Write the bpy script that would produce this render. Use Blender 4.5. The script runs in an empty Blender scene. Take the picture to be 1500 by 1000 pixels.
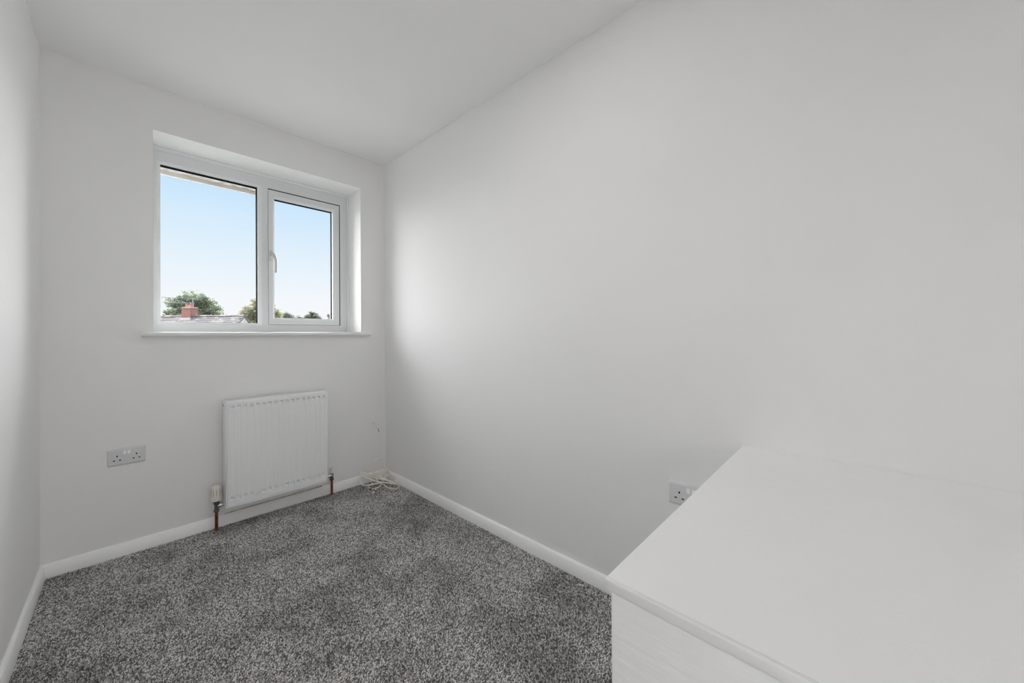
import bpy, bmesh, math, random
import numpy as np
from mathutils import Vector, Matrix

random.seed(7)
rng = np.random.default_rng(7)
S = bpy.context.scene
COL = S.collection

# ------------------------------------------------------------------ camera
F_PX, CX, CY = 539.64, 749.82, 487.84
YAW, PITCH, ROLL = 0.80292, 0.0049, -0.00674
EYE = 1.1097


def cam_axes():
    def w2c(x, y, z):
        c, s = math.cos(YAW), math.sin(YAW)
        x, y = x*c - y*s, x*s + y*c
        c, s = math.cos(PITCH), math.sin(PITCH)
        y, z = y*c + z*s, -y*s + z*c
        c, s = math.cos(ROLL), math.sin(ROLL)
        x, z = x*c + z*s, -x*s + z*c
        return (x, y, z)
    m = [w2c(1, 0, 0), w2c(0, 1, 0), w2c(0, 0, 1)]
    right = Vector((m[0][0], m[1][0], m[2][0]))
    fwd = Vector((m[0][1], m[1][1], m[2][1]))
    up = Vector((m[0][2], m[1][2], m[2][2]))
    return right, fwd, up


_r, _f, _u = cam_axes()
cd = bpy.data.cameras.new('camera')
cd.sensor_fit = 'HORIZONTAL'
cd.sensor_width = 36
cd.lens = F_PX/1500*36
cd.shift_x = (750 - CX)/1500
cd.shift_y = (CY - 500)/1500
cd.clip_start = 0.02
cd.clip_end = 1000
cam = bpy.data.objects.new('camera', cd)
COL.objects.link(cam)
cam.matrix_world = Matrix(((_r.x, _u.x, -_f.x, 0), (_r.y, _u.y, -_f.y, 0), (_r.z, _u.z, -_f.z, EYE), (0, 0, 0, 1)))
S.camera = cam

# ------------------------------------------------------------------ world, lights, exposure
W = bpy.data.worlds.new('sky')
S.world = W
W.use_nodes = True
wn, wl = W.node_tree.nodes, W.node_tree.links
wn.clear()
w_out = wn.new('ShaderNodeOutputWorld')
w_bg = wn.new('ShaderNodeBackground')
w_tc = wn.new('ShaderNodeTexCoord')
w_sep = wn.new('ShaderNodeSeparateXYZ')
w_ramp = wn.new('ShaderNodeValToRGB')
wl.new(w_tc.outputs['Generated'], w_sep.inputs[0])
wl.new(w_sep.outputs['Z'], w_ramp.inputs[0])
wl.new(w_ramp.outputs[0], w_bg.inputs[0])
wl.new(w_bg.outputs[0], w_out.inputs[0])
el = w_ramp.color_ramp.elements
el[0].position = 0.0
el[0].color = (0.95, 0.965, 1.0, 1)
el[1].position = 1.0
el[1].color = (0.22, 0.42, 0.85, 1)
for pos, c in ((0.08, (0.94, 0.965, 1.0)), (0.19, (0.78, 0.90, 1.0)), (0.33, (0.56, 0.785, 1.0))):
    e = el.new(pos)
    e.color = (*c, 1)
w_bg.inputs[1].default_value = 1.0


def lamp(name, kind, loc, target, power, size=1.0, size_y=None, color=(1, 1, 1), spread=math.pi):
    d = bpy.data.lights.new(name, kind)
    d.energy = power
    d.color = color
    if kind == 'AREA':
        d.shape = 'RECTANGLE' if size_y else 'DISK'
        d.size = size
        if size_y:
            d.size_y = size_y
        d.spread = spread
    elif kind == 'POINT':
        d.shadow_soft_size = size
    elif kind == 'SUN':
        d.angle = size
    o = bpy.data.objects.new(name, d)
    COL.objects.link(o)
    o.location = loc
    o.rotation_euler = (Vector(target) - Vector(loc)).to_track_quat('-Z', 'Y').to_euler()
    return o


# bright hazy daylight in front of the window, plus two unseen fill lamps added overhead and low behind the camera
lamp('sun', 'SUN', (0, 8, 3.8), (0, 0, 1.2), 25.0, size=math.radians(135), color=(1.0, 0.995, 0.985))
lamp('overhead_fill', 'AREA', (0.55, 0.85, 2.44), (0.55, 0.85, 0), 3.3, size=0.9, color=(1.0, 0.985, 0.985))  # added fill, out of frame; no fitting modelled
lamp('rear_fill', 'AREA', (0.09, -0.72, 0.62), (0.09, 1, 0.62), 6.6, size=0.68, size_y=1.15, color=(1.0, 0.995, 0.985))  # added fill behind the camera, brightens the low walls

S.view_settings.view_transform = 'Standard'
S.view_settings.look = 'None'
S.view_settings.exposure = 0.0
S.view_settings.gamma = 1.0
S.view_settings.use_curve_mapping = False
S.cycles.max_bounces = 16
S.cycles.diffuse_bounces = 10
S.cycles.transparent_max_bounces = 16
S.cycles.sample_clamp_indirect = 8

# ------------------------------------------------------------------ materials


def mat(name, color, rough=0.5, metal=0.0, spec=0.5, bump=None, vary=None, attr=None, coat=0.0):
    """bump = list of (scale, strength, distance, detail); vary = (scale, amount) multiplies the colour by 1 +- amount."""
    m = bpy.data.materials.new(name)
    m.use_nodes = True
    n, l = m.node_tree.nodes, m.node_tree.links
    b = n['Principled BSDF']
    b.inputs['Base Color'].default_value = (*color, 1)
    b.inputs['Roughness'].default_value = rough
    b.inputs['Metallic'].default_value = metal
    b.inputs['Specular IOR Level'].default_value = spec
    b.inputs['Coat Weight'].default_value = coat
    tc = n.new('ShaderNodeTexCoord')
    if vary or attr:
        src = None
        if attr:
            a = n.new('ShaderNodeAttribute')
            a.attribute_name = attr
            src = a.outputs['Color']
        if vary:
            t = n.new('ShaderNodeTexNoise')
            t.inputs['Scale'].default_value = vary[0]
            t.inputs['Detail'].default_value = 4
            l.new(tc.outputs['Object'], t.inputs['Vector'])
            mr = n.new('ShaderNodeMapRange')
            mr.inputs['From Min'].default_value = 0.3
            mr.inputs['From Max'].default_value = 0.7
            mr.inputs['To Min'].default_value = 1 - vary[1]
            mr.inputs['To Max'].default_value = 1 + vary[1]
            l.new(t.outputs[0], mr.inputs[0])
            mx = n.new('ShaderNodeMix')
            mx.data_type = 'RGBA'
            mx.blend_type = 'MULTIPLY'
            mx.inputs['Factor'].default_value = 1
            mx.inputs[6].default_value = (*color, 1)
            if src:
                l.new(src, mx.inputs[6])
            l.new(mr.outputs[0], mx.inputs[7])
            src = mx.outputs[2]
        l.new(src, b.inputs['Base Color'])
    prev = None
    for sc, st, dist, det in (bump or []):
        t = n.new('ShaderNodeTexNoise')
        t.inputs['Detail'].default_value = det
        mp = n.new('ShaderNodeMapping')
        if isinstance(sc, tuple):
            mp.inputs['Scale'].default_value = sc
            t.inputs['Scale'].default_value = 1
        else:
            t.inputs['Scale'].default_value = sc
        l.new(tc.outputs['Object'], mp.inputs[0])
        l.new(mp.outputs[0], t.inputs['Vector'])
        bp = n.new('ShaderNodeBump')
        bp.inputs['Strength'].default_value = st
        bp.inputs['Distance'].default_value = dist
        l.new(t.outputs[0], bp.inputs['Height'])
        if prev:
            l.new(prev, bp.inputs['Normal'])
        prev = bp.outputs[0]
    if prev:
        l.new(prev, b.inputs['Normal'])
    return m


M = {}
M['wall'] = mat('wall_paint', (0.872, 0.868, 0.865), 0.85, spec=0.25, bump=[(160, 0.10, 0.002, 3), (9, 0.12, 0.006, 2)], vary=(1.6, 0.012))
M['ceiling'] = mat('ceiling_paint', (0.885, 0.880, 0.877), 0.95, spec=0.15, bump=[(120, 0.08, 0.002, 3)], vary=(1.2, 0.012))
M['reveal'] = mat('reveal_skylit_paint', (0.945, 0.943, 0.94), 0.7, spec=0.3, bump=[(120, 0.08, 0.002, 3)])
M['gloss'] = mat('skirting_gloss_paint', (0.945, 0.945, 0.935), 0.35, bump=[((3, 3, 90), 0.08, 0.002, 3)])
M['box'] = mat('bulkhead_paint', (0.885, 0.880, 0.875), 0.55, spec=0.35, bump=[(150, 0.30, 0.002, 3), (22, 0.28, 0.006, 3)], vary=(5, 0.012))
M['brush'] = mat('brushed_on_paint', (0.80, 0.797, 0.792), 0.5, spec=0.35, bump=[((40, 6, 60), 0.7, 0.004, 4), (14, 0.3, 0.006, 2)], vary=(9, 0.03))
M['upvc'] = mat('white_upvc', (0.765, 0.78, 0.785), 0.32, bump=[(60, 0.02, 0.001, 2)])
M['handle'] = mat('grey_white_handle', (0.62, 0.61, 0.60), 0.35)
M['trim'] = mat('white_trim', (0.82, 0.83, 0.835), 0.35)
M['gasket'] = mat('black_gasket', (0.010, 0.011, 0.016), 0.9, spec=0.05)
M['sill'] = mat('sill_gloss_paint', (0.84, 0.84, 0.83), 0.3, bump=[((4, 60, 60), 0.05, 0.002, 3)])
M['enamel'] = mat('radiator_enamel', (0.88, 0.885, 0.89), 0.3, bump=[(80, 0.02, 0.001, 2)])
M['slot'] = mat('radiator_inside', (0.10, 0.09, 0.08), 0.8)
M['copper'] = mat('tarnished_copper', (0.26, 0.085, 0.035), 0.45, metal=0.6, vary=(40, 0.4))
M['chrome'] = mat('chrome', (0.72, 0.72, 0.72), 0.12, metal=1.0)
M['darkmetal'] = mat('dark_plated_metal', (0.22, 0.22, 0.22), 0.25, metal=1.0)
M['ivory'] = mat('ivory_plastic', (0.84, 0.80, 0.75), 0.4)
M['ivory_dark'] = mat('ivory_plastic_recess', (0.36, 0.31, 0.27), 0.6)
M['plate'] = mat('grey_socket_plate', (0.72, 0.72, 0.73), 0.65, spec=0.2, bump=[(400, 0.05, 0.0005, 2)])
M['rocker'] = mat('white_rocker', (0.92, 0.92, 0.90), 0.3)
M['black'] = mat('black_hole', (0.006, 0.006, 0.006), 0.9, spec=0.0)
M['cable'] = mat('off_white_cable', (0.89, 0.85, 0.765), 0.45, bump=[(90, 0.05, 0.002, 2)])
M['wire'] = mat('pale_thin_cable', (0.90, 0.87, 0.81), 0.45)
M['brown'] = mat('exposed_filler_edge', (0.60, 0.50, 0.38), 0.9, vary=(30, 0.3))
M['underlay'] = mat('floor_backing', (0.06, 0.06, 0.06), 1.0)
M['carpet'] = mat('carpet_yarn', (0.2, 0.2, 0.2), 1.0, spec=0.05, attr='tuft')
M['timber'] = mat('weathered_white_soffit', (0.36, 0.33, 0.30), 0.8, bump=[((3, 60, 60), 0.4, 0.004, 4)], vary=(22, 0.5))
M['fascia'] = mat('cream_fascia', (0.44, 0.41, 0.38), 0.7, vary=(18, 0.1))
M['tile'] = mat('grey_roof_tile', (0.25, 0.22, 0.21), 0.9, vary=(6, 0.25))
M['tile_b'] = mat('lichen_roof_tile', (0.37, 0.33, 0.305), 0.9, vary=(6, 0.3))
M['render'] = mat('white_render', (0.80, 0.79, 0.77), 0.9)
M['verge'] = mat('verge_board', (0.20, 0.17, 0.16), 0.8)
M['pot'] = mat('clay_pot', (0.62, 0.28, 0.22), 0.8, vary=(12, 0.15))
M['mortar'] = mat('pale_mortar', (0.72, 0.68, 0.64), 0.95)
M['aerial'] = mat('aerial_metal', (0.30, 0.30, 0.32), 0.6, metal=0.2)
M['bark'] = mat('bark', (0.24, 0.20, 0.16), 0.95, vary=(5, 0.3))
M['leaf_a'] = mat('mid_green_leaf', (0.25, 0.33, 0.17), 0.8, attr='leaf')
def leaf_mat(m):
    n, l = m.node_tree.nodes, m.node_tree.links
    out = [k for k in n if k.type == 'OUTPUT_MATERIAL'][0]
    b = n['Principled BSDF']
    a = [k for k in n if k.type == 'ATTRIBUTE'][0]
    t = n.new('ShaderNodeBsdfTranslucent')
    mx = n.new('ShaderNodeMixShader')
    mx.inputs[0].default_value = 0.5
    l.new(a.outputs['Color'], b.inputs['Base Color'])
    l.new(a.outputs['Color'], t.inputs[0])
    l.new(b.outputs[0], mx.inputs[1])
    l.new(t.outputs[0], mx.inputs[2])
    l.new(mx.outputs[0], out.inputs[0])


leaf_mat(M['leaf_a'])
M['grass'] = mat('lawn', (0.28, 0.285, 0.25), 0.95, vary=(0.6, 0.25))
M['brickwall'] = mat('outer_wall', (0.50, 0.36, 0.30), 0.9, vary=(8, 0.15))


def brick_mat():
    m = bpy.data.materials.new('red_brick')
    m.use_nodes = True
    n, l = m.node_tree.nodes, m.node_tree.links
    b = n['Principled BSDF']
    b.inputs['Roughness'].default_value = 0.9
    t = n.new('ShaderNodeTexBrick')
    tc = n.new('ShaderNodeTexCoord')
    t.inputs['Color1'].default_value = (0.42, 0.16, 0.12, 1)
    t.inputs['Color2'].default_value = (0.33, 0.13, 0.10, 1)
    t.inputs['Mortar'].default_value = (0.45, 0.34, 0.29, 1)
    t.inputs['Scale'].default_value = 1
    t.inputs['Brick Width'].default_value = 0.215
    t.inputs['Row Height'].default_value = 0.075
    t.inputs['Mortar Size'].default_value = 0.008
    mp = n.new('ShaderNodeMapping')
    mp.inputs['Rotation'].default_value = (math.radians(90), 0, 0)
    l.new(tc.outputs['Object'], mp.inputs[0])
    l.new(mp.outputs[0], t.inputs['Vector'])
    l.new(t.outputs[0], b.inputs['Base Color'])
    return m


M['brick'] = brick_mat()


def glass_mat():
    m = bpy.data.materials.new('window_glass')
    m.use_nodes = True
    n, l = m.node_tree.nodes, m.node_tree.links
    n.clear()
    o = n.new('ShaderNodeOutputMaterial')
    tr = n.new('ShaderNodeBsdfTransparent')
    tr.inputs[0].default_value = (0.985, 0.99, 0.99, 1)
    gl = n.new('ShaderNodeBsdfGlossy')
    gl.inputs['Roughness'].default_value = 0.0
    fr = n.new('ShaderNodeFresnel')
    fr.inputs[0].default_value = 1.13
    mx = n.new('ShaderNodeMixShader')
    l.new(fr.outputs[0], mx.inputs[0])
    l.new(tr.outputs[0], mx.inputs[1])
    l.new(gl.outputs[0], mx.inputs[2])
    l.new(mx.outputs[0], o.inputs[0])
    return m


M['glass'] = glass_mat()

# ------------------------------------------------------------------ helpers


class MB:
    """Collects shapes and links them as one mesh object."""

    def __init__(self):
        self.v, self.f = [], []

    def add(self, vs, fs):
        k = len(self.v)
        self.v += [tuple(p) for p in vs]
        self.f += [tuple(i + k for i in q) for q in fs]
        return self

    def box(self, x0, x1, y0, y1, z0, z1, bev=0.0, seg=2):
        bm = bmesh.new()
        bmesh.ops.create_cube(bm, size=1)
        for p in bm.verts:
            p.co = Vector(((x0+x1)/2 + p.co.x*(x1-x0), (y0+y1)/2 + p.co.y*(y1-y0), (z0+z1)/2 + p.co.z*(z1-z0)))
        if bev > 0:
            bmesh.ops.bevel(bm, geom=bm.edges[:], offset=bev, segments=seg, profile=0.5, affect='EDGES')
        return self.from_bm(bm)

    def from_bm(self, bm, mtx=None):
        if mtx:
            bmesh.ops.transform(bm, matrix=mtx, verts=bm.verts)
        bm.verts.ensure_lookup_table()
        self.add([p.co[:] for p in bm.verts], [[q.index for q in fc.verts] for fc in bm.faces])
        bm.free()
        return self

    def lathe(self, prof, org=(0, 0, 0), axis='Z', n=24, cap=True):
        """prof = list of (radius, height) along the axis."""
        vs, fs = [], []
        for r, h in prof:
            for i in range(n):
                a = 2*math.pi*i/n
                c, s = r*math.cos(a), r*math.sin(a)
                p = {'Z': (c, s, h), 'Y': (c, h, s), 'X': (h, c, s)}[axis]
                vs.append((p[0]+org[0], p[1]+org[1], p[2]+org[2]))
        for j in range(len(prof)-1):
            for i in range(n):
                k = (i+1) % n
                fs.append((j*n+i, j*n+k, (j+1)*n+k, (j+1)*n+i))
        if cap:
            fs.append(tuple(range(n))[::-1])
            fs.append(tuple((len(prof)-1)*n+i for i in range(n)))
        return self.add(vs, fs)

    def tube(self, pts, rad, n=8, cap=True, closed=False):
        P = [Vector(p) for p in pts]
        R = rad if isinstance(rad, (list, tuple)) else [rad]*len(P)
        vs, fs = [], []
        m = len(P)
        side = None
        for j in range(m):
            if closed:
                t = P[(j+1) % m] - P[j-1]
            else:
                t = P[min(j+1, m-1)] - P[max(j-1, 0)]
            t.normalize()
            if side is None:
                side = t.orthogonal().normalized()
            side = (side - t*side.dot(t)).normalized()
            up = t.cross(side)
            for i in range(n):
                a = 2*math.pi*i/n
                vs.append(P[j] + (side*math.cos(a) + up*math.sin(a))*R[j])
        rng_ = range(m) if closed else range(m-1)
        for j in rng_:
            j2 = (j+1) % m
            for i in range(n):
                k = (i+1) % n
                fs.append((j*n+i, j*n+k, j2*n+k, j2*n+i))
        if cap and not closed:
            fs.append(tuple(range(n))[::-1])
            fs.append(tuple((m-1)*n+i for i in range(n)))
        return self.add(vs, fs)

    def ring(self, outer, inner, y_out, y_in, y_back):
        """Mitred rectangular frame facing -Y. outer/inner = (x0,x1,z0,z1); the face slopes from y_out at the outer edge to y_in at the inner edge."""
        def rect(r, y):
            return [(r[0], y, r[2]), (r[1], y, r[2]), (r[1], y, r[3]), (r[0], y, r[3])]
        vs = rect(outer, y_out) + rect(inner, y_in) + rect(inner, y_back) + rect(outer, y_back)
        fs = []
        for a, b in ((0, 4), (4, 8), (8, 12), (12, 0)):
            for i in range(4):
                k = (i+1) % 4
                fs.append((a+i, a+k, b+k, b+i))
        return self.add(vs, fs)

    def prism(self, prof, p0, p1, nrm):
        """Extrude a profile [(d, z)] from p0 to p1 (points on the wall at floor level); d goes along nrm."""
        p0, p1, nr = Vector(p0), Vector(p1), Vector(nrm)
        n = len(prof)
        vs = [p + nr*d + Vector((0, 0, z)) for p in (p0, p1) for d, z in prof]
        fs = [(i, (i+1) % n, n+(i+1) % n, n+i) for i in range(n)]
        fs += [tuple(range(n))[::-1], tuple(range(n, 2*n))]
        return self.add(vs, fs)

    def build(self, name, m, parent=None, smooth=None, kind=None, label=None):
        me = bpy.data.meshes.new(name)
        me.from_pydata(self.v, [], self.f)
        bm = bmesh.new()
        bm.from_mesh(me)
        bmesh.ops.recalc_face_normals(bm, faces=bm.faces)
        bm.to_mesh(me)
        bm.free()
        return link(name, me, m, parent, smooth, kind, label)


def link(name, me, m, parent=None, smooth=None, kind=None, label=None):
    o = bpy.data.objects.new(name, me)
    COL.objects.link(o)
    if m is not None and not me.materials:
        me.materials.append(m)
    if smooth:
        me.polygons.foreach_set('use_smooth', [True]*len(me.polygons))
        me.set_sharp_from_angle(angle=math.radians(smooth))
    if parent:
        o.parent = parent
        o.matrix_parent_inverse = parent_world(parent).inverted()
    if kind:
        o['kind'] = kind
    if label:
        o['label'] = label
    return o


def parent_world(o):
    m = o.matrix_basis.copy()
    if o.parent:
        m = parent_world(o.parent) @ o.matrix_parent_inverse @ m
    return m


def thing(name, label, cat, loc=(0, 0, 0), group=None, kind=None, rz=0):
    o = bpy.data.objects.new(name, None)
    o.empty_display_size = 0.05
    COL.objects.link(o)
    o.location = loc
    o.rotation_euler = (0, 0, rz)
    if label:
        o['label'] = label
    if cat:
        o['category'] = cat
    if group:
        o['group'] = group
    if kind:
        o['kind'] = kind
    return o


def tag(o, label, cat, group=None):
    o['label'] = label
    o['category'] = cat
    if group:
        o['group'] = group
    return o


def catmull(pts, n=8, closed=False):
    P = [Vector(p) for p in pts]
    out = []
    m = len(P)
    segs = m if closed else m-1
    for i in range(segs):
        if closed:
            a, b, c, d = P[i-1], P[i], P[(i+1) % m], P[(i+2) % m]
        else:
            a, b, c, d = P[max(i-1, 0)], P[i], P[i+1], P[min(i+2, m-1)]
        for k in range(n):
            t = k/n
            out.append(0.5*((2*b) + (c-a)*t + (2*a-5*b+4*c-d)*t*t + (3*b-a-3*c+d)*t**3))
    if not closed:
        out.append(P[-1])
    return out


# ------------------------------------------------------------------ room dimensions (metres, first-floor carpet at z = 0)
XL, YW, ZC = -0.289, 2.740, 2.452           # left wall, window wall, ceiling
YN = -0.75                                   # near wall behind the camera
SK = -0.0185                                 # the right wall is a touch out of square


def XR(y):
    return 1.3946 + SK*(y - YW)


RV = (0.0854, 1.2051, 1.1130, 2.2206)        # window reveal x0 x1 z0 z1
YF = 2.9605                                  # face of the window frame
YO = 3.09                                    # outside face of the wall

# floor, ceiling, walls
MB().box(XL-0.1, 1.6, -2.1, YW+0.1, -0.25, -0.004).build('floor', M['underlay'], kind='structure')
MB().box(XL-0.1, 1.6, -2.1, YW+0.25, ZC, ZC+0.12).build('ceiling', M['ceiling'], kind='structure')
MB().box(XL-0.12, XL, -2.1, YW+0.1, -0.25, ZC).build('wall_left', M['wall'], kind='structure')
w = MB()
ya, yb = -2.1, YW+0.1
w.add([(XR(ya), ya, -.25), (XR(yb), yb, -.25), (XR(yb)+.12, yb, -.25), (XR(ya)+.12, ya, -.25),
       (XR(ya), ya, ZC), (XR(yb), yb, ZC), (XR(yb)+.12, yb, ZC), (XR(ya)+.12, ya, ZC)],
      [(0, 1, 2, 3), (4, 5, 6, 7), (0, 1, 5, 4), (1, 2, 6, 5), (2, 3, 7, 6), (3, 0, 4, 7)])
w.build('wall_right', M['wall'], kind='structure')
w = MB().ring((-1.6, 2.6, -2.7, 2.75), RV, YW, YW, YO)
wf = w.build('wall_far', M['wall'], kind='structure')
wf.data.materials.append(M['reveal'])          # reveal faces whiter than the wall: skylight on them put into the colour
for pf in wf.data.polygons:
    if abs(pf.normal.y) < 0.5 and -1 < pf.center.x < 2 and 0 < pf.center.z < 2.5:
        pf.material_index = 1
w = MB()                                      # near wall with the doorway the camera looks in from
w.box(0.47, 1.5, YN-0.1, YN, 0, ZC)
w.box(XL, 0.47, YN-0.1, YN, 2.02, ZC)
w.build('wall_near', M['wall'], kind='structure')
MB().box(XL-0.1, 1.6, -2.2, -2.1, -0.25, ZC).build('wall_landing', M['wall'], kind='structure')

# skirting boards
SKIRT = [(0, 0), (0.016, 0), (0.016, 0.040), (0.0145, 0.043), (0.0125, 0.056), (0.008, 0.064), (0.003, 0.0665), (0, 0.0665)]
bf = MB().prism(SKIRT, (XL, YW, 0), (1.3946, YW, 0), (0, -1, 0)).build('baseboard_far', M['gloss'], kind='structure', smooth=35)
MB().prism(SKIRT, (XL, YN, 0), (XL, YW, 0), (1, 0, 0)).build('baseboard_left', M['gloss'], kind='structure', smooth=35)
MB().prism(SKIRT, (XR(0.29), 0.29, 0), (XR(YW), YW, 0), (-1, SK, 0)).build('baseboard_right', M['gloss'], kind='structure', smooth=35)
g = MB()
for i in range(18):
    x0 = 0.385 + i*0.030
    h = 0.0036*random.uniform(0.6, 1.3)*min(1, (i+2)/6)
    g.box(x0, x0+0.0305, YW-0.006, YW, 0.066, 0.0675+h)
g.build('filler_gap', M['brown'], bf, label='rough brown edge along the top of the skirting under the radiator')

# ------------------------------------------------------------------ window
win = thing('window_1', None, None, (0.645, YF, 1.138), kind='structure')
x0, x1, z0, z1 = RV[0], RV[1], 1.128, RV[3]
fr = MB()
fr.ring((x0, x1, z0, z1), (0.1105, 1.1450, 1.187, 2.138), YF, YF, YO-0.02)
fr.build('window_frame', M['upvc'], win)
MB().box(0.6200, 0.6512, YF-0.0006, YO-0.022, 1.1866, 2.1384).build('mullion', M['upvc'], win)
# left fixed light: bead, gasket, pane
bd = MB().ring((0.1100, 0.6205, 1.1865, 2.1385), (0.1225, 0.6005, 1.2010, 2.1240), YF-0.002, YF+0.007, YF+0.020)
bd.build('glazing_bead', M['trim'], win)
MB().ring((0.1105, 0.6200, 1.187, 2.138), (0.1212, 0.5960, 1.1998, 2.1185), YF+0.020, YF+0.020, YF+0.046).build('gasket', M['gasket'], win)
MB().box(0.113, 0.617, YF+0.030, YF+0.034, 1.19, 2.132).build('pane', M['glass'], win)
# bevelled rebate round the opening light
MB().ring((0.6508, 1.1453, 1.1865, 2.1385), (0.6600, 1.1395, 1.1925, 2.1318), YF, YF+0.003, YF+0.03).build('casement_rebate', M['trim'], win)
# opening light
sash = MB()
SO = (0.6612, 1.1285, 1.1942, 2.1205)
SI = (0.6960, 1.0830, 1.2410, 2.0690)
sash.ring(SO, (0.6850, 1.0960, 1.2280, 2.0840), YF-0.010, YF-0.010, YF+0.045)
sash = sash.build('casement', M['upvc'], win)
MB().ring((0.6850, 1.0960, 1.2280, 2.0840), SI, YF-0.010, YF+0.001, YF+0.018).build('casement_bead', M['trim'], sash)
MB().ring((0.6870, 1.0940, 1.2300, 2.0820), (0.6952, 1.0800, 1.2402, 2.0640), YF+0.018, YF+0.018, YF+0.036).build('casement_gasket', M['gasket'], sash)
MB().box(0.688, 1.092, YF+0.026, YF+0.030, 1.232, 2.08).build('casement_pane', M['glass'], sash)
MB().ring((0.6590, 1.1405, 1.1915, 2.1328), (SO[0]-0.0002, SO[1]+0.0002, SO[2]-0.0002, SO[3]+0.0002), YF+0.004, YF+0.005, YF+0.028).build('seal', M['gasket'], sash)
MB().box(0.715, 1.02, YF-0.0145, YF-0.010, 2.093, 2.112, bev=0.0012).build('vent_strip', M['upvc'], sash)
# handle
h = MB()
hx, hz = 0.6735, 1.665
h.box(hx-0.0105, hx+0.0105, YF-0.020, YF-0.0095, hz-0.036, hz+0.036, bev=0.004, seg=3)
h.lathe([(0.0095, 0), (0.0095, -0.016), (0.011, -0.02), (0.011, -0.034), (0.008, -0.037)], (hx+0.002, YF-0.02, hz+0.005), 'Y', 18)
pts = catmull([(hx+0.003, YF-0.048, hz+0.010), (hx+0.011, YF-0.052, hz-0.008), (hx+0.018, YF-0.055, hz-0.035),
               (hx+0.0195, YF-0.054, hz-0.075), (hx+0.0185, YF-0.050, hz-0.118)], 6)
h.tube(pts, [0.0105 - 0.0035*i/(len(pts)-1) for i in range(len(pts))], 12)
h.build('handle', M['handle'], sash, smooth=40, label='pale grey curved lever handle')
# quadrant trim round head and right jamb
tq = MB()
tq.box(x0, x1, YF-0.012, YF+0.004, 2.1985, z1, bev=0.004, seg=3)
tq.build('head_trim', M['trim'], win, smooth=40)
MB().box(1.1915, x1, YF-0.012, YF+0.004, 1.138, 2.1985, bev=0.004, seg=3).build('jamb_trim', M['trim'], win, smooth=40)
MB().box(x0, x0+0.006, YF-0.012, YF+0.004, 1.138, 2.1985, bev=0.002).build('jamb_trim', M['trim'], win)
# sill board with rounded nose and short horns
sl = MB()
ZS0, ZS1, r = 1.1130, 1.1385, 0.0127
prof = [(YF+0.01, ZS0), (YF+0.01, ZS1)] + [(YW-0.028-r*math.sin(a)*0.9, (ZS0+ZS1)/2 + r*math.cos(a)) for a in np.linspace(0, math.pi, 9)]
for xa, xb, yb in ((x0+0.0005, x1-0.0005, None), (0.0385, x0+0.0005, YW), (x1-0.0005, 1.2705, YW)):
    pr = [(yb if (yb and y > yb) else y, z) for y, z in prof]
    n = len(pr)
    sl.add([(xa, y, z) for y, z in pr] + [(xb, y, z) for y, z in pr],
           [(i, (i+1) % n, n+(i+1) % n, n+i) for i in range(n)] + [tuple(range(n))[::-1], tuple(range(n, 2*n))])
sl.build('window_sill', M['sill'], win, smooth=40)

# roof eave above the window, outside: soffit board, fascia, gutter lip
ev = thing('roof_eave', 'weathered cream wooden eave board seen through the top of the fixed pane', 'eave', (0.5, 3.5, 2.2))
MB().box(-1.4, 2.5, YO, 3.396, 2.232, 2.250).build('soffit_board', M['timber'], ev, label='stained and flaking soffit')
MB().box(-1.4, 2.5, 3.405, 3.43, 2.2085, 2.42, bev=0.002).build('fascia_board', M['fascia'], ev)

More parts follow.
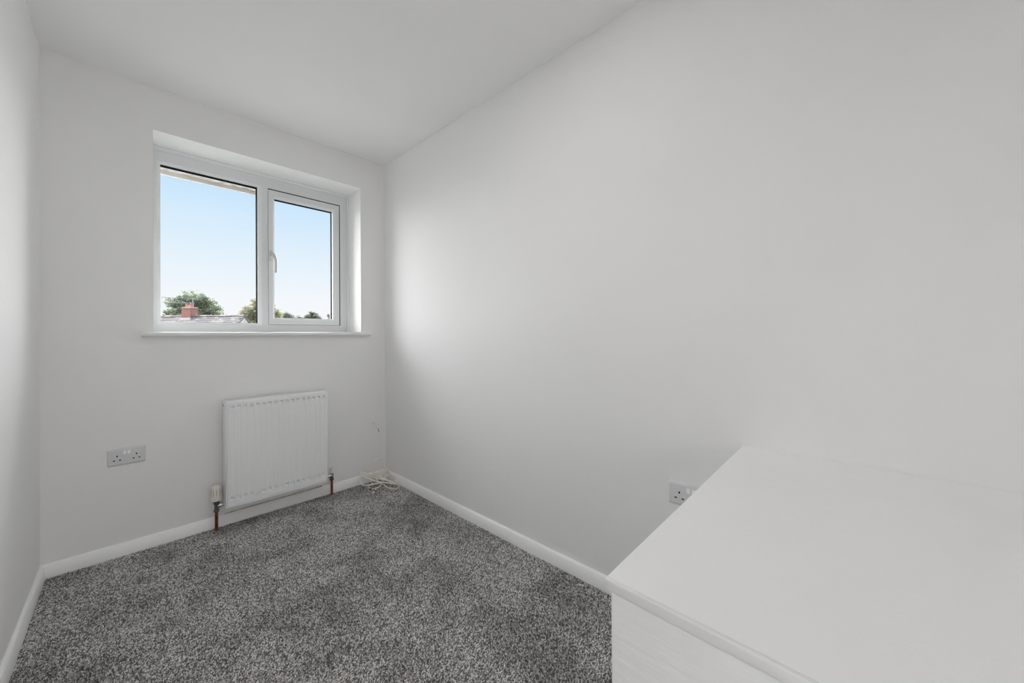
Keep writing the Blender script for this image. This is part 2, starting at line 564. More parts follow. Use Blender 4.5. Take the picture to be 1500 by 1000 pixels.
# ------------------------------------------------------------------ carpet
def carpet():
    sp = 0.0040
    xs = np.arange(XL+0.0165, 1.46, sp)
    ys = np.arange(0.02, YW-0.0165, sp)
    X, Y = np.meshgrid(xs, ys)
    X = X.ravel()
    Y = Y.ravel()
    X = X + rng.uniform(-.5, .5, X.size)*sp*0.9
    Y = Y + rng.uniform(-.5, .5, X.size)*sp*0.9
    keep = (X < XR(Y)-0.0165) & (X > XL+0.0165) & (Y < YW-0.0165) & ~((X > 0.515) & (Y < 0.289))
    X, Y = X[keep], Y[keep]
    n = X.size

    def smooth_noise(scale, seed):
        r = np.random.default_rng(seed)
        gsz = 64
        G = r.random((gsz, gsz))
        u = X/scale + 7.3
        v = Y/scale + 3.1
        i, j = np.floor(u).astype(int), np.floor(v).astype(int)
        a, b = u-i, v-j
        a = a*a*(3-2*a)
        b = b*b*(3-2*b)
        i %= gsz-1
        j %= gsz-1
        return (G[i, j]*(1-a)*(1-b) + G[i+1, j]*a*(1-b) + G[i, j+1]*(1-a)*b + G[i+1, j+1]*a*b)

    nap = 0.55*smooth_noise(0.17, 1) + 0.3*smooth_noise(0.075, 2) + 0.15*smooth_noise(0.035, 3)
    nap = np.clip((nap - 0.47)*3.4, -1.3, 0.8)                     # brushed one way / the other
    H = 0.0062*rng.uniform(0.75, 1.15, n)
    ang = rng.uniform(0, 2*np.pi, n)
    lean = 0.0022 + 0.0014*rng.random(n)
    lx = np.cos(ang)*lean + nap*0.0022*0.7
    ly = np.sin(ang)*lean - nap*0.0030*0.7
    R = sp*0.85*rng.uniform(0.75, 1.2, n)
    rot = rng.uniform(0, 2*np.pi, n)
    V = np.zeros((n, 4, 3))
    for k in range(3):
        a = rot + k*2*np.pi/3
        V[:, k, 0] = X + np.cos(a)*R
        V[:, k, 1] = Y + np.sin(a)*R
        V[:, k, 2] = H*0.12
    V[:, 3, 0] = X + lx
    V[:, 3, 1] = Y + ly
    V[:, 3, 2] = H
    tri = [(0, 1, 3), (1, 2, 3), (2, 0, 3)]
    T = np.array(tri)
    F = (np.arange(n)[:, None, None]*4 + T[None]).reshape(-1)
    me = bpy.data.meshes.new('carpet')
    nt = n*3
    me.vertices.add(n*4)
    me.vertices.foreach_set('co', V.ravel())
    me.loops.add(nt*3)
    me.loops.foreach_set('vertex_index', F.astype(np.int32))
    me.polygons.add(nt)
    me.polygons.foreach_set('loop_start', np.arange(0, nt*3, 3, dtype=np.int32))
    me.polygons.foreach_set('loop_total', np.full(nt, 3, dtype=np.int32))
    me.update(calc_edges=True)
    # twist yarn: charcoal, grey and pale flecks
    pick = rng.random(n)
    base = np.where(pick < 0.36, rng.uniform(0.11, 0.24, n), np.where(pick < 0.72, rng.uniform(0.36, 0.56, n), rng.uniform(0.68, 0.92, n)))
    base *= 1 + 0.32*nap
    base = np.clip(base, 0.03, 0.97)
    colr = np.ones((n, 4, 4))
    colr[:, :, 0] = (base*1.0)[:, None]
    colr[:, :, 1] = (base*0.985)[:, None]
    colr[:, :, 2] = (base*0.955)[:, None]
    at = me.color_attributes.new('tuft', 'FLOAT_COLOR', 'POINT')
    at.data.foreach_set('color', colr.astype(np.float32).ravel())
    me.validate()
    o = link('carpet', me, M['carpet'], kind='stuff')
    tag(o, 'charcoal and grey flecked twist pile carpet covering the floor', 'carpet')
    print('tufts', n)


carpet()

# ------------------------------------------------------------------ stair bulkhead box
bk = thing('stair_bulkhead', 'white painted boxed-in stair bulkhead with a lipped top board against the side wall', 'bulkhead', (0.98, -0.2, 0))
BX, BY, BZ = 0.511, 0.2975, 0.7313
tp = MB()
bm = bmesh.new()
vs = [(BX+0.007, YN+0.002), (1.4585, YN+0.002), (XR(0.3065)-0.0003, 0.3065), (BX+0.007, BY)]
lo = [bm.verts.new((x, y, BZ-0.020)) for x, y in vs]
hi = [bm.verts.new((x, y, BZ)) for x, y in vs]
bm.faces.new(lo[::-1])
bm.faces.new(hi)
for i in range(4):
    bm.faces.new((lo[i], lo[(i+1) % 4], hi[(i+1) % 4], hi[i]))
bmesh.ops.bevel(bm, geom=[e for e in bm.edges if min(e.verts[0].co.y, e.verts[1].co.y) > 0.2 and min(e.verts[0].co.x, e.verts[1].co.x) < 1.2], offset=0.002, segments=3, profile=0.5, affect='EDGES')
tp.from_bm(bm).build('top_board', M['box'], bk, smooth=40)
lip = MB().box(BX, BX+0.0075, YN+0.002, BY, BZ-0.0200, BZ+0.0004, bev=0.0022, seg=3)
lip.v = [(x + 0.0048*max(0.0, (BZ-0.004-z)/0.016) if x < BX+0.004 else x, y, z) for x, y, z in lip.v]   # worn edge, rounded under
lip.build('edge_lipping', M['brush'], bk, smooth=40)
MB().box(BX+0.0062, BX+0.03, YN+0.002, BY-0.007, 0, BZ-0.0208, bev=0.003).build('front_panel', M['brush'], bk)
MB().box(BX+0.03, XR(0.28)-0.001, BY-0.028, BY-0.009, 0, BZ-0.02).build('end_panel', M['box'], bk)

# ------------------------------------------------------------------ radiator
RX0, RX1, RY0, RY1, RZ0, RZ1 = 0.3735, 0.9185, 2.605, 2.705, 0.139, 0.747
rad = thing('radiator', 'white pressed steel panel radiator on the wall below the window', 'radiator', ((RX0+RX1)/2, RY1, RZ0))


def flute_panel(yf, sgn):
    nfl = 17
    first, pitch = 0.4025, (0.8905-0.4025)/16
    xs, ds = [RX0+0.008], [0.0]
    for i in range(nfl):
        c = first + i*pitch
        for dx, d in ((-0.0105, 0), (-0.0075, 1), (0.0075, 1), (0.0105, 0)):
            xs.append(c+dx)
            ds.append(d)
    xs.append(RX1-0.008)
    ds.append(0.0)
    zs = [(RZ0+0.016, 0), (0.1770, 0), (0.1855, 1), (0.1885, 1), (0.2010, 0.13), (0.6940, 0.13), (0.7060, 1), (0.7100, 1), (0.7175, 0), (RZ1-0.010, 0)]
    vs = [(x, yf + sgn*0.0140*a*b, z) for z, b in zs for x, a in zip(xs, ds)]
    n = len(xs)
    fs = [(j*n+i, j*n+i+1, (j+1)*n+i+1, (j+1)*n+i) for j in range(len(zs)-1) for i in range(n-1)]
    mb = MB().add(vs, fs)
    # folded rims: top, bottom seam with lip, both sides
    y2 = yf + sgn*0.012

    def strip(a, b):
        mb.add([a[0], a[1], b[1], b[0]], [(0, 1, 2, 3)])
    xa, xb = RX0+0.008, RX1-0.008
    strip(((xa, yf, RZ1-0.010), (xb, yf, RZ1-0.010)), ((xa, yf+sgn*0.004, RZ1-0.004), (xb, yf+sgn*0.004, RZ1-0.004)))
    strip(((xa, yf+sgn*0.004, RZ1-0.004), (xb, yf+sgn*0.004, RZ1-0.004)), ((xa, y2, RZ1-0.003), (xb, y2, RZ1-0.003)))
    strip(((xa, yf, RZ0+0.016), (xb, yf, RZ0+0.016)), ((xa, yf+sgn*0.008, RZ0+0.013), (xb, yf+sgn*0.008, RZ0+0.013)))
    strip(((xa, yf+sgn*0.008, RZ0+0.013), (xb, yf+sgn*0.008, RZ0+0.013)), ((xa, yf+sgn*0.002, RZ0+0.009), (xb, yf+sgn*0.002, RZ0+0.009)))
    strip(((xa, yf+sgn*0.002, RZ0+0.009), (xb, yf+sgn*0.002, RZ0+0.009)), ((xa, yf+sgn*0.002, RZ0+0.001), (xb, yf+sgn*0.002, RZ0+0.001)))
    strip(((xa, yf+sgn*0.002, RZ0+0.001), (xb, yf+sgn*0.002, RZ0+0.001)), ((xa, y2, RZ0+0.001), (xb, y2, RZ0+0.001)))
    for xe in (xa, xb):
        strip(((xe, yf, RZ0+0.001), (xe, yf, RZ1-0.010)), ((xe, y2, RZ0+0.001), (xe, y2, RZ1-0.004)))
    return mb


flute_panel(RY0, 1).build('front_panel', M['enamel'], rad)
flute_panel(RY1, -1).build('rear_panel', M['enamel'], rad)
for xa, xb in ((RX0, RX0+0.0075), (RX1-0.0075, RX1)):
    MB().box(xa, xb, RY0+0.001, RY1-0.001, RZ0, RZ1, bev=0.0028, seg=3).build('side_panel', M['enamel'], rad, smooth=40)
tg = MB()
tg.box(RX0+0.0075, RX1-0.0075, RY0+0.012, RY0+0.058, RZ1-0.005, RZ1-0.003)
tg.box(RX0+0.0075, RX1-0.0075, RY1-0.020, RY1-0.012, RZ1-0.005, RZ1-0.003)
nb = 58
for i in range(nb+1):
    xc = RX0+0.012 + i*(RX1-RX0-0.024)/nb
    tg.box(xc-0.0024, xc+0.0024, RY0+0.058, RY1-0.020, RZ1-0.005, RZ1-0.003)
tg.build('top_grille', M['enamel'], rad, kind='stuff')
cv = MB()
for i in range(28):
    xc = RX0+0.02 + i*(RX1-RX0-0.04)/27
    cv.box(xc-0.0008, xc+0.0008, RY0+0.016, RY1-0.016, RZ0+0.04, RZ1-0.06)
cv.build('convector_fins', M['slot'], rad, kind='stuff')
MB().lathe([(0.013, 0.0), (0.013, -0.002), (0.009, -0.0022), (0.009, 0.0005)], (RX0, 2.678, 0.716), 'X', 18).build('tapping_rim', M['enamel'], rad)
MB().lathe([(0.0088, 0.0), (0.0088, -0.0026), (0.005, -0.0028)], (RX0, 2.678, 0.716), 'X', 14).build('vent_plug', M['slot'], rad, label='dark bleed plug')
MB().box(0.50, 0.54, RY1-0.003, YW, 0.22, 0.68).build('wall_bracket', M['enamel'], rad)
MB().box(0.75, 0.79, RY1-0.003, YW, 0.22, 0.68).build('wall_bracket', M['enamel'], rad)

# thermostatic valve, left
px_, py_ = 0.3410, 2.6890
tv = thing('thermostatic_valve', 'ivory headed thermostatic valve on a copper pipe at the left end of the radiator', 'valve', (px_, py_, 0))
MB().lathe([(0.0080, -0.003), (0.0080, 0.112)], (px_, py_, 0), 'Z', 16).build('copper_pipe', M['copper'], tv, smooth=40)
vb = MB()
vb.lathe([(0.0105, 0.108), (0.0135, 0.111), (0.0135, 0.123), (0.010, 0.126), (0.010, 0.150), (0.0125, 0.153), (0.0145, 0.158), (0.0145, 0.172)], (px_, py_, 0), 'Z', 6 * 4)
vb.build('valve_body', M['darkmetal'], tv, smooth=35)
un = MB()
un.lathe([(0.009, 0.0), (0.009, 0.010), (0.0135, 0.012), (0.0135, 0.025), (0.010, 0.027), (0.010, RX0-px_+0.002)], (px_, py_, 0.143), 'X', 6 * 4)
un.build('union_nut', M['chrome'], tv, smooth=35, label='bright chrome union nut')
hd = MB()
hd.lathe([(0.0165, 0.172), (0.0265, 0.177), (0.0272, 0.180), (0.0272, 0.196), (0.0255, 0.1975), (0.0262, 0.199), (0.0232, 0.250), (0.0200, 0.259), (0.0130, 0.2635), (0.0001, 0.2645)], (px_, py_, 0), 'Z', 32)
hd = hd.build('valve_head', M['ivory'], tv, smooth=35)
for k in range(10):
    a = 2*math.pi*(k+0.35)/10
    mb = MB()
    bm = bmesh.new()
    bmesh.ops.create_cube(bm, size=1)
    bmesh.ops.bevel(bm, geom=bm.edges[:], offset=0.2, segments=2, affect='EDGES')
    mtx = Matrix.Translation((px_, py_, 0.2255)) @ Matrix.Rotation(a, 4, 'Z') @ Matrix.Translation((0.0242, 0, 0)) @ Matrix.Rotation(-0.058, 4, 'Y') @ Matrix.Diagonal((0.0022, 0.0028, 0.042, 1))
    mb.from_bm(bm, mtx).build('grip_slot', M['ivory_dark'], hd)

# lockshield valve, right
qx, qy = 0.9765, 2.7015
lv = thing('lockshield_valve', 'small white capped lockshield valve on a copper pipe at the right end of the radiator', 'valve', (qx, qy, 0))
MB().lathe([(0.0078, -0.003), (0.0078, 0.108)], (qx, qy, 0), 'Z', 16).build('copper_pipe', M['copper'], lv, smooth=40)
MB().lathe([(0.010, 0.102), (0.0135, 0.105), (0.0135, 0.117), (0.010, 0.120), (0.010, 0.146), (0.012, 0.148), (0.012, 0.154)], (qx, qy, 0), 'Z', 24).build('valve_body', M['darkmetal'], lv, smooth=35)
MB().lathe([(0.009, 0.0), (0.009, -0.008), (0.0125, -0.010), (0.0125, -0.024), (0.009, -0.026), (0.009, RX1-qx-0.002)], (qx, qy-0.004, 0.139), 'X', 24).build('union_nut', M['chrome'], lv, smooth=35)
MB().lathe([(0.0118, 0.153), (0.0118, 0.170), (0.0105, 0.171), (0.0100, 0.186), (0.0075, 0.1915), (0.0001, 0.193)], (qx, qy, 0), 'Z', 20).build('valve_cap', M['ivory'], lv, smooth=35)

# ------------------------------------------------------------------ double sockets
def socket(name, label, loc, rz, stretch=1.0):
    """Local axes: x along the wall, -y out of the wall, z up; origin at the plate's centre on the wall."""
    t = thing(name, label, 'socket', loc, 'double wall sockets', rz=rz)
    R = Matrix.Translation(loc) @ Matrix.Rotation(rz, 4, 'Z') @ Matrix.Diagonal((stretch, 1, 1, 1))
    hw, hh = 0.0685, 0.0435

    def part(nm, mb, m, sm=None, par=None):
        mb.v = [tuple(R @ Vector(p)) for p in mb.v]
        return mb.build(nm, m, par or t, smooth=sm)
    pl = MB()
    prof = [(hw, hh, 0.0), (hw, hh, -0.0030), (hw-0.0015, hh-0.002, -0.0058), (hw-0.0035, hh-0.0075, -0.0090), (hw-0.006, hh-0.0095, -0.0095)]
    vs = []
    for a, b, y in prof:
        c = 0.004
        for sx, sz in ((-1, -1), (1, -1), (1, 1), (-1, 1)):
            if sx*sz > 0:
                vs += [(sx*a, y, sz*(b-c)), (sx*(a-c), y, sz*b)]
            else:
                vs += [(sx*(a-c), y, sz*b), (sx*a, y, sz*(b-c))]
    fs = []
    for j in range(len(prof)-1):
        for i in range(8):
            k = (i+1) % 8
            fs.append((j*8+i, j*8+k, (j+1)*8+k, (j+1)*8+i))
    fs.append(tuple((len(prof)-1)*8+i for i in range(8)))
    fs.append(tuple(range(8))[::-1])
    pl.add(vs, fs)
    part('face_plate', pl, M['plate'], 25)
    for s in (-1, 1):
        xc = s*0.0345
        part('earth_hole', MB().box(xc-0.0022, xc+0.0022, -0.0098, -0.004, 0.0015, 0.0095), M['black'])
        for d in (-1, 1):
            part('pin_hole', MB().box(xc+d*0.0105-0.0035, xc+d*0.0105+0.0035, -0.0098, -0.004, -0.0180, -0.0132), M['black'])
        part('fixing_screw', MB().lathe([(0.0036, -0.0090), (0.0036, -0.0098), (0.0025, -0.0102)], (s*0.0572, 0, 0.0), 'Y', 14), M['plate'])
        sx = s*0.0075
        part('switch_surround', MB().box(sx-0.0068, sx+0.0068, -0.0100, -0.005, 0.0098, 0.0302, bev=0.0015), M['plate'])
        rk = MB().add([(sx-0.005, -0.0100, 0.012), (sx+0.005, -0.0100, 0.012), (sx+0.005, -0.0100, 0.0285), (sx-0.005, -0.0100, 0.0285),
                       (sx-0.0048, -0.0138, 0.0125), (sx+0.0048, -0.0138, 0.0125), (sx+0.0048, -0.0112, 0.028), (sx-0.0048, -0.0112, 0.028)],
                      [(0, 1, 2, 3), (4, 5, 6, 7), (0, 1, 5, 4), (1, 2, 6, 5), (2, 3, 7, 6), (3, 0, 4, 7)])
        part('rocker_switch', rk, M['rocker'])
    return t


socket('wall_socket', 'grey double socket fully visible on the window wall beside the radiator', (-0.0130, YW, 0.5045), 0)
socket('wall_socket', 'grey double socket half hidden behind the white bulkhead', (XR(0.4703), 0.4703, 0.5105), -math.pi/2 - SK, 1.22)

# ------------------------------------------------------------------ cable through the wall and its coil
PATHS = dict(
    thin=[ (1.2942, 2.7150, 0.4472), (1.2998, 2.7000, 0.4377), (1.3170, 2.6950, 0.3880), (1.3321, 2.6950, 0.3411), (1.3322, 2.6900, 0.2506), (1.3245, 2.6720, 0.1849) ],
    ring=[ (1.3242, 2.6720, 0.1834), (1.3356, 2.6680, 0.1779), (1.3572, 2.6650, 0.1587), (1.3681, 2.6600, 0.1260), (1.3595, 2.6550, 0.0929), (1.3311, 2.6450, 0.0632), (1.3076, 2.6400, 0.0566), (1.2820, 2.6450, 0.0732), (1.2592, 2.6550, 0.1018), (1.2505, 2.6620, 0.1379), (1.2620, 2.6680, 0.1691), (1.2882, 2.6720, 0.1832), (1.3243, 2.6760, 0.1835) ],
    tail=[ (1.3262, 2.6760, 0.1820), (1.3263, 2.6650, 0.1573), (1.3339, 2.6500, 0.1190), (1.3402, 2.6400, 0.0909), (1.3298, 2.6200, 0.0556), (1.3070, 2.6050, 0.0340), (1.2783, 2.6000, 0.0312), (1.2606, 2.6050, 0.0473), (1.2564, 2.6150, 0.0704), (1.2674, 2.6300, 0.0811) ],
    back=[ (1.2818, 2.6600, 0.0694), (1.3230, 2.6900, 0.0757), (1.3590, 2.7000, 0.0801), (1.3744, 2.6765, 0.0763), (1.3747, 2.6469, 0.0671), (1.3722, 2.6650, 0.0467), (1.3336, 2.6500, 0.0468), (1.2858, 2.6300, 0.0511) ],
    b1=[ (1.3233, 2.6000, 0.0270), (1.2932, 2.6300, 0.0490), (1.2608, 2.6550, 0.0658), (1.2213, 2.6800, 0.0863), (1.1836, 2.7000, 0.1038), (1.1739, 2.6900, 0.1055), (1.1903, 2.6750, 0.0908), (1.2328, 2.6500, 0.0696), (1.2648, 2.6250, 0.0548) ],
    b2=[ (1.2624, 2.6200, 0.0568), (1.3132, 2.5950, 0.0384), (1.3534, 2.5700, 0.0140), (1.3749, 2.5455, 0.0090), (1.3767, 2.5452, 0.0175), (1.3614, 2.5850, 0.0183), (1.3259, 2.6050, 0.0392), (1.2833, 2.6400, 0.0599), (1.2399, 2.6650, 0.0797), (1.1934, 2.6900, 0.0949), (1.1712, 2.6800, 0.0983), (1.1738, 2.6700, 0.0897), (1.2065, 2.6400, 0.0709) ],
    b3=[ (1.2065, 2.6400, 0.0709), (1.2393, 2.6100, 0.0486), (1.2734, 2.5900, 0.0319), (1.3154, 2.5700, 0.0215), (1.3588, 2.5370, 0.0090), (1.3747, 2.5522, 0.0090), (1.3384, 2.5850, 0.0267), (1.2983, 2.6100, 0.0493) ],
    left=[ (1.1725, 2.6750, 0.0853), (1.1525, 2.6600, 0.0740), (1.1448, 2.6400, 0.0644), (1.1484, 2.6050, 0.0490), (1.1670, 2.6000, 0.0397), (1.2128, 2.6000, 0.0313), (1.2587, 2.5900, 0.0292), (1.2857, 2.5850, 0.0279) ],
    rloop=[ (1.2983, 2.6100, 0.0458), (1.3541, 2.6300, 0.0408), (1.3754, 2.6039, 0.0525), (1.3756, 2.5715, 0.0519), (1.3762, 2.5655, 0.0318), (1.3676, 2.5750, 0.0120) ],
    front=[ (1.3082, 2.6000, 0.0314), (1.2801, 2.5850, 0.0155), (1.2478, 2.5679, 0.0090), (1.2120, 2.5757, 0.0090), (1.2030, 2.6097, 0.0090), (1.2019, 2.6150, 0.0217), (1.2331, 2.6200, 0.0337) ],
    rfront=[ (1.2817, 2.5550, 0.0268), (1.2897, 2.5200, 0.0133), (1.2995, 2.4821, 0.0090), (1.3234, 2.4505, 0.0090), (1.3581, 2.4622, 0.0090), (1.3706, 2.4988, 0.0090), (1.3531, 2.5550, 0.0093), (1.3055, 2.5800, 0.0252) ],
    plug1=[ (1.2082, 2.5980, 0.0090), (1.2002, 2.5643, 0.0090), (1.2000, 2.5562, 0.0090) ],
    plug2=[ (1.2320, 2.5726, 0.0090), (1.2190, 2.5442, 0.0090), (1.2038, 2.5250, 0.0090), (1.1865, 2.5086, 0.0090) ],
)
cb = thing('aerial_cable', 'off white cable coiled on the carpet in the corner, fed through the wall', 'cable', (1.30, 2.60, 0))
MB().lathe([(0.014, 0.0), (0.0145, -0.005), (0.011, -0.010), (0.006, -0.0105), (0.0001, -0.0105)], (1.2965, YW, 0.4435), 'Y', 18).build('wall_grommet', M['trim'], cb, smooth=40)
MB().lathe([(0.0035, -0.0104), (0.0035, -0.0108), (0.0001, -0.0108)], (1.2965, YW, 0.4435), 'Y', 14).build('grommet_hole', M['ivory_dark'], cb)
th = [(1.2965, YW+0.004, 0.4425), (1.2955, YW-0.012, 0.4435)] + PATHS['thin'][1:]
MB().tube(catmull(th, 8), 0.0021, 8).build('thin_lead', M['wire'], cb, smooth=60)
MB().tube(catmull([(1.3120, 2.6950, 0.4030), (1.3170, 2.6945, 0.3880), (1.3215, 2.6945, 0.3740)], 5), 0.0034, 8).build('join_sleeve', M['ivory_dark'], cb, smooth=60, label='short dark sleeve on the thin lead')
lp = MB()
for nm in ('ring', 'tail', 'back', 'b1', 'b2', 'b3', 'left', 'rloop', 'front', 'rfront'):
    lp.tube(catmull(PATHS[nm], 8), 0.0037, 8)
lp.build('cable_coil', M['cable'], cb, smooth=60)
for nm in ('plug1', 'plug2'):
    pp = catmull(PATHS[nm], 5)
    MB().tube(pp, 0.0045, 10).build('plug_lead', M['cable'], cb, smooth=60)
    a, e_ = Vector(pp[-2]), Vector(pp[-1])
    dd = (e_-a).normalized()
    MB().tube([e_-dd*0.012, e_-dd*0.001, e_, e_+dd*0.014], [0.0075, 0.0075, 0.0055, 0.0055], 12).build('coax_plug', M['chrome'] if nm == 'plug1' else M['ivory'], cb, smooth=40)
    MB().tube([e_-dd*0.022, e_-dd*0.0115], 0.0082, 12).build('plug_collar', M['black'], cb, smooth=40)

# ------------------------------------------------------------------ outside
gr = MB().box(-120, 160, 3.2, 260, -2.9, -2.7).build('ground', M['grass'], kind='structure')

hs = thing('bungalow', 'white gabled bungalow with a grey tiled roof and brick chimney outside the fixed pane', 'house', (4.885, 27.57, -2.7))
apex = Vector((4.885, 27.571, 2.425))
az = math.radians(-40)
D = Vector((math.sin(az), math.cos(az), 0))           # along the ridge, away
Nn = Vector((-D.y, D.x, 0))                            # toward the visible slope (left / near)
HWD, LEN, EZ = 2.9, 9.6, 2.425-2.9
UP = Vector((0, 0, 1))


def hp(l, s, z):
    return apex + D*l + Nn*s + UP*(z-apex.z)


b = MB()
prof = [(-HWD+.25, -2.7), (HWD-.25, -2.7), (HWD-.25, EZ+.25), (0, 2.36), (-HWD+.25, EZ+.25)]
b.add([hp(0.06, s, z) for s, z in prof] + [hp(LEN, s, z) for s, z in prof],
      [(0, 1, 2, 3, 4), (5, 6, 7, 8, 9)] + [(i, (i+1) % 5, 5+(i+1) % 5, 5+i) for i in range(5)])
b.build('rendered_wall', M['render'], hs)
b = MB()
for s in (1, -1):
    q = [(0, 2.40), (s*HWD, EZ), (s*HWD, EZ-0.05), (0, 2.345)]
    b.add([hp(0, a, z) for a, z in q] + [hp(LEN, a, z) for a, z in q],
          [(0, 1, 2, 3), (4, 5, 6, 7)] + [(i, (i+1) % 4, 4+(i+1) % 4, 4+i) for i in range(4)])
b.build('roof_slope', M['tile'], hs)
for s in (1, -1):
    b = MB()
    q = [(0, 2.445), (s*HWD, EZ+0.02), (s*HWD, EZ-0.10), (0, 2.34)]
    b.add([hp(-0.04, a, z) for a, z in q] + [hp(0.02, a, z) for a, z in q],
          [(0, 1, 2, 3), (4, 5, 6, 7)] + [(i, (i+1) % 4, 4+(i+1) % 4, 4+i) for i in range(4)])
    b.build('verge', M['verge'], hs)
# roof tiles of the courses in view, one object each
tm = []
for k, mm in enumerate(('tile', 'tile_b')):
    me = bpy.data.meshes.new('roof_tile')
    w2, ln, th = 0.128, 0.215, 0.022
    vv = [(-w2, -ln, 0), (w2, -ln, 0), (w2, 0, 0), (-w2, 0, 0), (-w2, -ln, th), (-0.03, -ln, th*1.5), (w2, -ln, th), (w2, 0, th*.4), (-0.03, 0, th*.6), (-w2, 0, th*.4)]
    me.from_pydata(vv, [], [(0, 1, 2, 3), (0, 4, 5, 6, 1), (4, 9, 8, 5), (5, 8, 7, 6), (3, 9, 4, 0), (1, 6, 7, 2), (3, 2, 7, 8, 9)])
    me.materials.append(M[mm])
    tm.append(me)
dn = (Nn - UP).normalized()                             # down the slope
nr = (Nn + UP).normalized()
hinv = parent_world(hs).inverted()
for rw in range(7):
    for cl in range(36):
        p = apex + D*(0.13 + cl*0.262 + (0.131 if rw % 2 else 0)) + dn*(0.03 + rw*0.175) + nr*0.012 - UP*0.02
        mt = Matrix(((D.x, -dn.x, nr.x, p.x), (D.y, -dn.y, nr.y, p.y), (D.z, -dn.z, nr.z, p.z), (0, 0, 0, 1)))
        o = bpy.data.objects.new('roof_tile', tm[0 if random.random() < 0.6 else 1])
        COL.objects.link(o)
        o.parent = hs
        o.matrix_parent_inverse = hinv
        o.matrix_basis = mt @ Matrix.Rotation(random.uniform(-.03, .03), 4, 'X')
for i in range(24):
    b = MB()
    l0 = 0.0 + i*0.40
    pr = [(0.11*math.cos(a), 0.085*math.sin(a)) for a in np.linspace(0, math.pi, 7)]
    b.add([hp(l0, s, 2.385+z) for s, z in pr] + [hp(l0+0.385, s, 2.385+z*0.94) for s, z in pr],
          [(j, j+1, 8+j, 7+j) for j in range(6)] + [(6, 0, 7, 13), tuple(range(7)), tuple(range(7, 14))])
    b.build('ridge_tile', M['tile_b' if i % 3 == 0 else 'tile'], hs)
# chimney on the ridge
CC = apex + D*3.62
ch = bpy.data.objects.new('chimney', None)


def cbox(mb, hl, hs_, z0, z1):
    c = [(-hl, -hs_), (hl, -hs_), (hl, hs_), (-hl, hs_)]
    mb.add([CC + D*a + Nn*s_ + UP*(z0-CC.z) for a, s_ in c] + [CC + D*a + Nn*s_ + UP*(z1-CC.z) for a, s_ in c],
           [(0, 1, 2, 3), (4, 5, 6, 7), (0, 1, 5, 4), (1, 2, 6, 5), (2, 3, 7, 6), (3, 0, 4, 7)])


COL.objects.link(ch)
ch.parent = hs
ch.location = CC
ch.matrix_parent_inverse = hinv
b = MB()
cbox(b, 0.30, 0.24, 2.0, 2.84)
b.build('chimney_stack', M['brick'], ch)
b = MB()
cbox(b, 0.325, 0.265, 2.84, 2.93)
b.build('corbel_course', M['brick'], ch)
b = MB()
cbox(b, 0.335, 0.275, 2.18, 2.30)
b.build('mortar_flashing', M['mortar'], ch)
b = MB()
cbox(b, 0.28, 0.22, 2.93, 2.97)
b.build('mortar_cap', M['mortar'], ch)
for a in (0.14, -0.14):
    o_ = CC + D*a
    MB().lathe([(0.10, 2.96), (0.09, 3.02), (0.085, 3.10), (0.105, 3.11), (0.105, 3.14), (0.075, 3.14), (0.07, 3.05)], (o_.x, o_.y, 0), 'Z', 14).build('chimney_pot', M['pot'], ch, smooth=40)
# television aerials strapped to the stack


def aerial(base, top, boom_dir, boom_len, nrod, rod, zo):
    b = MB()
    b.tube([base, top], 0.022, 6)
    bd_ = Vector(boom_dir).normalized()
    c = Vector(top) - UP*zo
    b.tube([c - bd_*boom_len*0.25, c + bd_*boom_len*0.75], 0.016, 6)
    sd = Vector((0, 0, 1)).cross(bd_).normalized()
    for i in range(nrod):
        p = c + bd_*boom_len*(-0.2 + 0.93*i/(nrod-1))
        rr = rod*(1 - 0.25*i/(nrod-1))
        b.tube([p - sd*rr, p + sd*rr], 0.010, 5)
    q = c - bd_*boom_len*0.22
    b.tube([q - UP*0.2, q + UP*0.2], 0.012, 5)
    b.build('television_aerial', M['aerial'], ch)


aerial(CC - D*0.22 + UP*0.1, CC - D*0.22 + UP*1.12, (-1, -0.1, 0), 1.9, 9, 0.20, 0.06)
aerial(CC + D*0.2 + UP*0.2, CC + D*0.2 + UP*0.86, (-1, 0.25, 0), 1.5, 7, 0.18, 0.05)


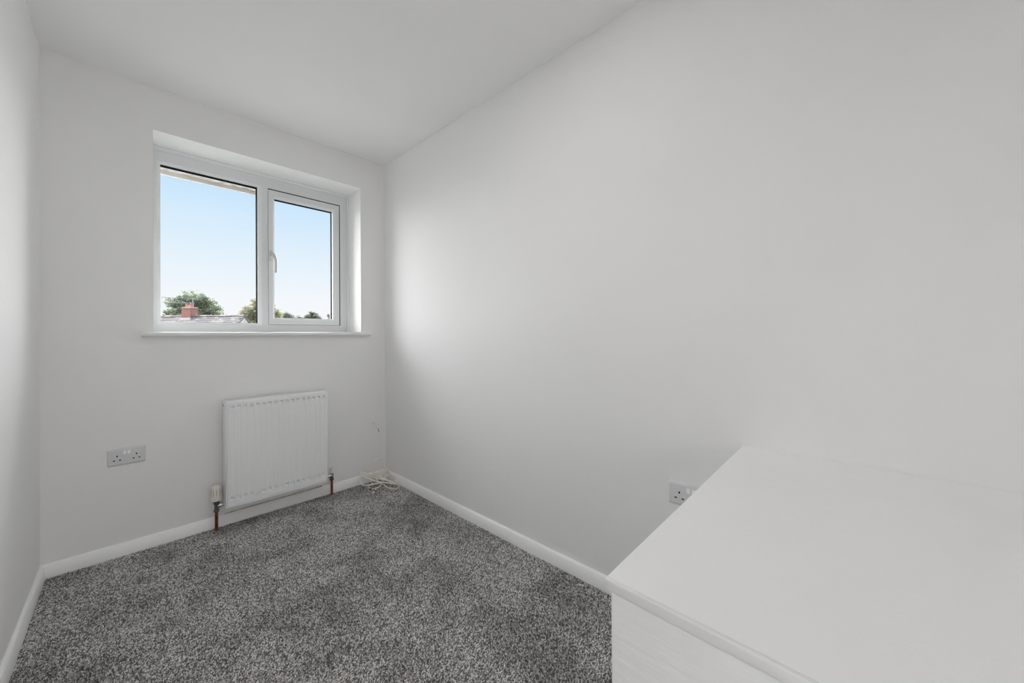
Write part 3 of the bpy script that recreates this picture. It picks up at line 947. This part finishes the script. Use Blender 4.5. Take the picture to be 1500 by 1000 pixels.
# ------------------------------------------------------------------ trees
def tree(label, cx, cy, base_z, lobes, trunk_r, nleaf, leaf, cols, seed, group='trees beyond the bungalow'):
    """lobes = list of (dx, dy, z, rx, rz): leaf clumps around the trunk."""
    r = np.random.default_rng(seed)
    t = thing('tree', label, 'tree', (cx, cy, base_z), group)
    b = MB()
    top = max(l[2] for l in lobes)
    mid = base_z + (top-base_z)*0.45
    b.tube(catmull([(cx, cy, base_z), (cx+.1, cy, (base_z+mid)/2), (cx-.05, cy, mid), (cx, cy, top)], 4),
           [trunk_r*(1-0.8*i/12) for i in range(13)], 9)
    for dx, dy, z, rx, rz in lobes:
        b.tube(catmull([(cx-.03, cy, mid*0.9+z*0.1), (cx+dx*0.5, cy+dy*0.5, mid*0.45+z*0.55), (cx+dx, cy+dy, z)], 4), [trunk_r*0.35*(1-0.75*i/8) for i in range(9)], 6)
    b.build('trunk', M['bark'], t, smooth=50)
    wts = np.array([l[3]**2*l[4] for l in lobes])
    pk = r.choice(len(lobes), nleaf, p=wts/wts.sum())
    L = np.array(lobes)[pk]
    d = r.normal(size=(nleaf, 3))
    d /= np.linalg.norm(d, axis=1)[:, None]
    rad_ = r.random(nleaf)**0.42
    # gather leaves in sprays so that gaps of sky stay between them
    ns = max(20, nleaf//26)
    sp_i = r.integers(0, ns, nleaf)
    cen = np.stack([cx + L[:, 0] + d[:, 0]*L[:, 3]*rad_, cy + L[:, 1] + d[:, 1]*L[:, 3]*rad_, L[:, 2] + d[:, 2]*L[:, 4]*rad_], 1)
    order = r.permutation(nleaf)[:ns]
    P = cen[order][sp_i] + r.normal(size=(nleaf, 3))*leaf*np.array([1.5, 1.5, 1.0])
    a = r.normal(size=(nleaf, 3))
    a /= np.linalg.norm(a, axis=1)[:, None]
    c = np.cross(a, r.normal(size=(nleaf, 3)))
    c /= np.linalg.norm(c, axis=1)[:, None]
    s = leaf*r.uniform(0.6, 1.3, nleaf)[:, None]
    nrm = np.cross(a, c)
    V = np.stack([P - a*s, P + c*s*0.55 + nrm*s*0.15, P + a*s, P - c*s*0.55 + nrm*s*0.15], 1)
    me = bpy.data.meshes.new('foliage')
    me.vertices.add(nleaf*4)
    me.vertices.foreach_set('co', V.ravel())
    F = (np.arange(nleaf)[:, None]*4 + np.array([0, 1, 2, 0, 2, 3])[None]).ravel()
    nt = nleaf*2
    me.loops.add(nt*3)
    me.loops.foreach_set('vertex_index', F.astype(np.int32))
    me.polygons.add(nt)
    me.polygons.foreach_set('loop_start', np.arange(0, nt*3, 3, dtype=np.int32))
    me.polygons.foreach_set('loop_total', np.full(nt, 3, dtype=np.int32))
    me.update(calc_edges=True)
    C = 0.75*np.array(cols)[r.integers(0, len(cols), nleaf)]*r.uniform(0.75, 1.25, nleaf)[:, None]
    K = np.ones((nleaf, 4, 4))
    K[:, :, :3] = C[:, None, :]
    at = me.color_attributes.new('leaf', 'FLOAT_COLOR', 'POINT')
    at.data.foreach_set('color', K.astype(np.float32).ravel())
    me.validate()
    link('foliage', me, M['leaf_a'], t, kind='stuff')
    return t


GREEN = [(0.31, 0.36, 0.22), (0.38, 0.43, 0.28), (0.20, 0.25, 0.16), (0.50, 0.52, 0.40)]
AUT = [(0.40, 0.43, 0.25), (0.50, 0.50, 0.32), (0.30, 0.34, 0.20), (0.58, 0.46, 0.30)]
GREY = [(0.30, 0.32, 0.25), (0.38, 0.39, 0.32), (0.22, 0.25, 0.18)]
tree('broad green oak crown rising behind the brick chimney', 4.0, 44.9, -2.7,
     [(0.1, 0, 4.55, 1.05, 0.95), (-0.95, 0.3, 4.1, 0.9, 0.85), (0.95, -0.2, 4.2, 0.85, 0.8), (-1.35, 0, 3.2, 0.75, 0.8), (1.6, 0.2, 3.45, 0.75, 0.85), (0.1, 0.3, 3.2, 1.2, 0.9), (2.0, 0, 2.6, 0.6, 0.8), (-1.9, 0, 2.6, 0.6, 0.6), (0.9, 0, 2.5, 1.0, 0.7)], 0.28, 17000, 0.072, GREEN, 1)
tree('yellowish green tree behind the white gable and the central mullion', 8.75, 41.3, -2.7,
     [(-0.35, 0, 4.15, 0.65, 0.65), (0.35, 0.2, 4.0, 0.8, 0.7), (-1.0, 0, 3.3, 0.8, 0.7), (0.9, 0, 3.1, 0.7, 0.7), (0.0, 0, 2.7, 1.1, 0.9), (-1.3, 0, 2.5, 0.6, 0.6), (1.2, 0, 2.5, 0.6, 0.5)], 0.22, 13000, 0.066, AUT, 2)


def farther(k, cx, cy, base, lobes):
    return cx*k, cy*k, base, [(a*k, b_*k, EYE+(z-EYE)*k, rx*k, rz*k) for a, b_, z, rx, rz in lobes]


tree('small distant tree with spiky grey green top behind the opening casement', *farther(0.85, 17.6, 67.8, -2.7,
     [(0, 0, 4.5, 0.35, 0.6), (0.45, 0, 4.2, 0.4, 0.4), (-0.4, 0, 3.9, 0.5, 0.4), (0.95, 0, 4.0, 0.25, 0.3)]), 0.2, 900, 0.13, GREY, 3, 'distant trees')
tree('tiny distant tree top between two others behind the opening casement', 19.3, 67.3, -2.7,
     [(0, 0, 4.1, 0.3, 0.45), (-0.3, 0, 3.9, 0.3, 0.3)], 0.15, 350, 0.12, GREY, 4, 'distant trees')
tree('flat topped distant cedar behind the opening casement', *farther(1.2, 20.9, 66.9, -2.7,
     [(-0.4, 0, 4.4, 0.6, 0.3), (0.3, 0, 4.9, 0.75, 0.22), (0.9, 0, 4.3, 0.6, 0.3), (-1.0, 0, 4.0, 0.5, 0.35), (0.1, 0, 4.2, 0.8, 0.3), (1.5, 0, 3.9, 0.4, 0.2)]), 0.2, 2200, 0.12, GREY, 5, 'distant trees')
# a far chimney just inside the right edge of the casement
fc = thing('far_chimney', 'tall pale rendered chimney beside the far edge of the opening casement', 'chimney', (13.37, 37.7, -2.7))
MB().box(13.26, 13.47, 37.6, 37.85, -2.7, 3.0).build('stack', M['fascia'], fc)
MB().box(13.24, 13.49, 37.58, 37.87, 3.0, 3.09).build('cap', M['verge'], fc)
for xx in (13.31, 13.42):
    MB().lathe([(0.05, 3.08), (0.045, 3.2), (0.05, 3.22), (0.05, 3.24)], (xx, 37.72, 0), 'Z', 10).build('chimney_pot', M['verge'], fc)
